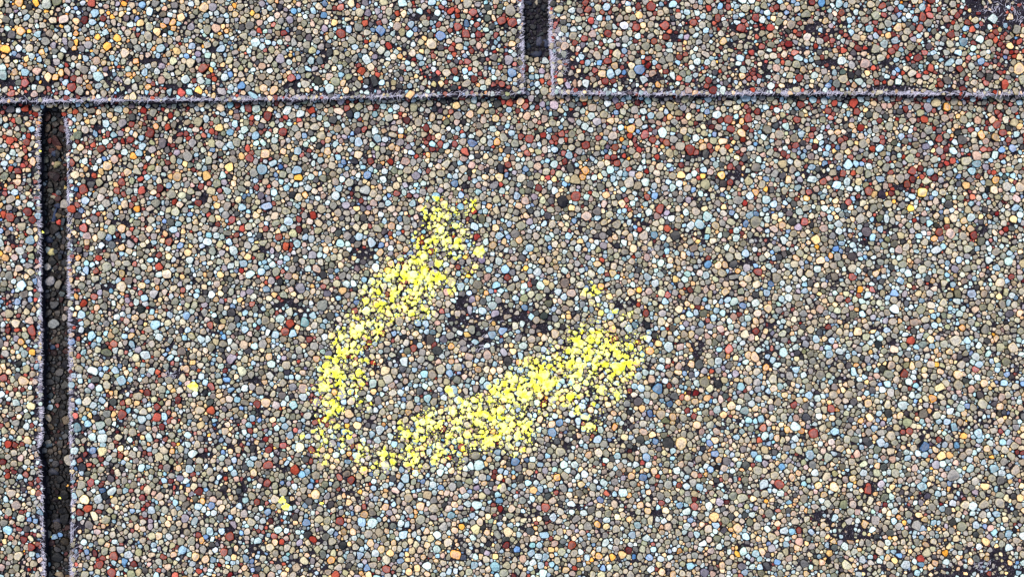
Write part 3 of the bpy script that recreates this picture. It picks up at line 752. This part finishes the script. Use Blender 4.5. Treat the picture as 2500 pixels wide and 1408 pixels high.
ST = [ # upper slot
 (1317, 103, 9, 14, 0.25, (52, 54, 68), Z_LO + S, "dark blue grey upright stone in the short top slot, left one of the touching pair"),
 (1334, 107, 8, 12, -0.3, (44, 52, 74), Z_LO + S, "blue black stone in the short top slot, right one of the touching pair"),
 (1310, 133, 15, 8, 0.1, (36, 42, 58), Z_LO + S, "wide blue black stone lying lowest in the short top slot"),
 (1290, 113, 8, 7, 0.6, (30, 40, 52), Z_LO + S, "small black stone against the left wall of the short top slot"),
 (1322, 84, 14, 4, -0.35, (34, 40, 42), Z_LO + S, "flat black sliver above the pair of stones in the short top slot"),
 (1290, 8, 9, 6, 0.3, (28, 34, 50), Z_LO + S, "black stone at the top left of the short top slot"),
 (1328, 20, 8, 9, 0.3, (22, 26, 34), Z_LO + S, "black stone at the top right of the short top slot"),
 (1310, 6, 5, 7, 0.2, (150, 140, 120), Z_LO + S, "tan stone among the black ones at the top of the short slot"),
 # long slot
 (134, 375, 9, 8, 0, (40, 50, 70), zf, "blue grey stone near the top of the long slot"),
 (140, 402, 8, 10, 0.5, (120, 112, 80), zf, "brownish tan stone near the top of the long slot"),
 (145, 360, 8, 6, 0.4, (110, 74, 50), zf, "brown stone at the top end of the long slot"),
 (136, 476, 8, 4, 0, (120, 50, 42), zf, "dull red chip in the upper part of the long slot"),
 (131, 481, 8, 5, 0.2, (130, 125, 105), zf, "dull tan chip beside the red chip in the long slot"),
 (142, 503, 9, 7, 0.2, (34, 42, 62), zf, "rounded blue black stone over the long dark splinter in the slot"),
 (133, 528, 5, 20, 0.28, (36, 48, 74), zf, "long dark blue splinter standing upright in the long slot"),
 (144, 543, 7, 6, 0.2, (176, 70, 58), zf, "bright red chip beside the dark blue splinter"),
 (120, 585, 12, 8, 0.7, DK, zf, "black stone under the dark blue splinter in the long slot"),
 (126, 616, 9, 9, 0.2, (170, 160, 110), zf, "pale tan round stone in the middle of the long slot"),
 (140, 570, 8, 6, 0.2, (70, 76, 84), zf, "grey stone above the pale tan one in the long slot"),
 (120, 655, 9, 6, 0, (34, 52, 66), zf, "blue green dark stone below the pale tan one"),
 (140, 830, 9, 8, 0.3, (70, 66, 58), zf, "brown grey stone in the lower middle of the long slot"),
 (120, 1085, 8, 7, 0.1, (66, 80, 86), zf, "grey blue stone beside the nick in the slot's left edge"),
 (131, 1150, 13, 9, 0.1, (42, 44, 52), zf, "dark grey stone at the start of the deep black hollow"),
 (118, 1185, 6, 9, 0.1, (46, 44, 44), zf, "dark upright stone at the left wall of the deep black hollow"),
 (141, 1272, 11, 10, 0.1, (44, 46, 58), zf, "round slate grey stone at the lower end of the black hollow"),
 (164, 1184, 5, 3, 0, (250, 180, 90), zf, "small orange chip at the right wall of the black hollow"),
 (146, 1401, 10, 8, 0.3, (120, 108, 88), zf, "tan stone at the foot of the long slot by the picture's edge"),
 (122, 1400, 8, 7, 0.3, (96, 92, 80), zf, "dull olive stone at the foot of the long slot"),
 (160, 458, 4, 5, 0.3, (170, 150, 90), zf, "small ochre chip on the right wall of the long slot")]
M_PEB = granule_material("loose_stone", 0.35)
for px, py, rx, ry, rot, col, z, lab in ST:
    lump("loose_stone", px, py, rx, ry, rot, z, M_PEB, r, 0.75, col=col, knob=0.02, label=lab, cat="loose stone", group="loose stones lying in the slots")
for px, py, s, lab in [(148, 1214, 4, "tiny yellow chalk crumb in the black hollow of the long slot"), (128, 1311, 4, "tiny yellow chalk crumb in the lower part of the long slot"), (98, 369, 3, "tiny yellow chalk crumb on the slot's left edge near its top"), (105, 567, 3, "tiny yellow chalk crumb on the slot's left edge in its middle")]:
    lump("chalk_fleck", px, py, s, s * 0.8, 0.3, (zf + 3 * S) if s > 3 else Z_LO + 2 * S, M_CHALK, r, 0.5, knob=0.04, label=lab, cat="chalk fleck", group="chalk flecks scattered on the shingle")

# ------------------------------------------------------------------ the roof around, beyond the modelled granules
def roof_material():
    m, n, b = new_mat("distant_granules")
    tc = node(n, "ShaderNodeTexCoord")
    v = node(n, "ShaderNodeTexVoronoi"); v.inputs["Scale"].default_value = 560
    n.links.new(tc.outputs["Object"], v.inputs["Vector"])
    sp = node(n, "ShaderNodeSeparateColor"); n.links.new(v.outputs["Color"], sp.inputs[0])
    rp = node(n, "ShaderNodeValToRGB"); rp.color_ramp.interpolation = 'CONSTANT'
    cols = [('tan', 0), ('olive', .24), ('grey', .40), ('pale', .52), ('sky', .66), ('pink', .75), ('rust', .82), ('cream', .90), ('dark', .96)]
    while len(rp.color_ramp.elements) < len(cols): rp.color_ramp.elements.new(0.5)
    for e, (c, p) in zip(rp.color_ramp.elements, cols):
        e.position = p; e.color = (*albedo(np.array(PAL[c][0], float)), 1)
    n.links.new(sp.outputs[0], rp.inputs[0])
    ve = node(n, "ShaderNodeTexVoronoi", feature='DISTANCE_TO_EDGE'); ve.inputs["Scale"].default_value = 560
    n.links.new(tc.outputs["Object"], ve.inputs["Vector"])
    r2 = node(n, "ShaderNodeValToRGB"); r2.color_ramp.elements[0].position = 0.06; r2.color_ramp.elements[0].color = (0.03, 0.03, 0.03, 1); r2.color_ramp.elements[1].position = 0.16
    n.links.new(ve.outputs["Distance"], r2.inputs[0])
    mx = node(n, "ShaderNodeMix", data_type='RGBA', blend_type='MULTIPLY'); mx.inputs[0].default_value = 1.0
    n.links.new(rp.outputs[0], mx.inputs[6]); n.links.new(r2.outputs[0], mx.inputs[7]); n.links.new(mx.outputs[2], b.inputs["Base Color"])
    bp = node(n, "ShaderNodeBump"); bp.inputs["Distance"].default_value = 0.0006; n.links.new(ve.outputs["Distance"], bp.inputs["Height"]); n.links.new(bp.outputs[0], b.inputs["Normal"])
    b.inputs["Roughness"].default_value = 0.7
    return m
def sheet(name, rects, z, mat, **kw):
    V = []; L = []
    for (a, b, c, e) in rects:
        i = len(V); V += [(a, -b, z), (a, -e, z), (c, -e, z), (c, -b, z)]; L += [i, i + 1, i + 2, i + 3]
    V = np.array(V, float); V[:, 0] = (V[:, 0] - CX) * S; V[:, 1] = (V[:, 1] + CY) * S
    return link(mesh_np(name, V, L, [4] * len(rects), mat, smooth=False), **kw)
# a ring of further roof round the modelled courses
big = 40000
sheet("roof_slope", [(-big, -big, big, Y0), (-big, Y1, big, big), (-big, Y0, X0, Y1), (X1, Y0, big, Y1)], Z_UP + 0.0006, roof_material(), kind="structure")
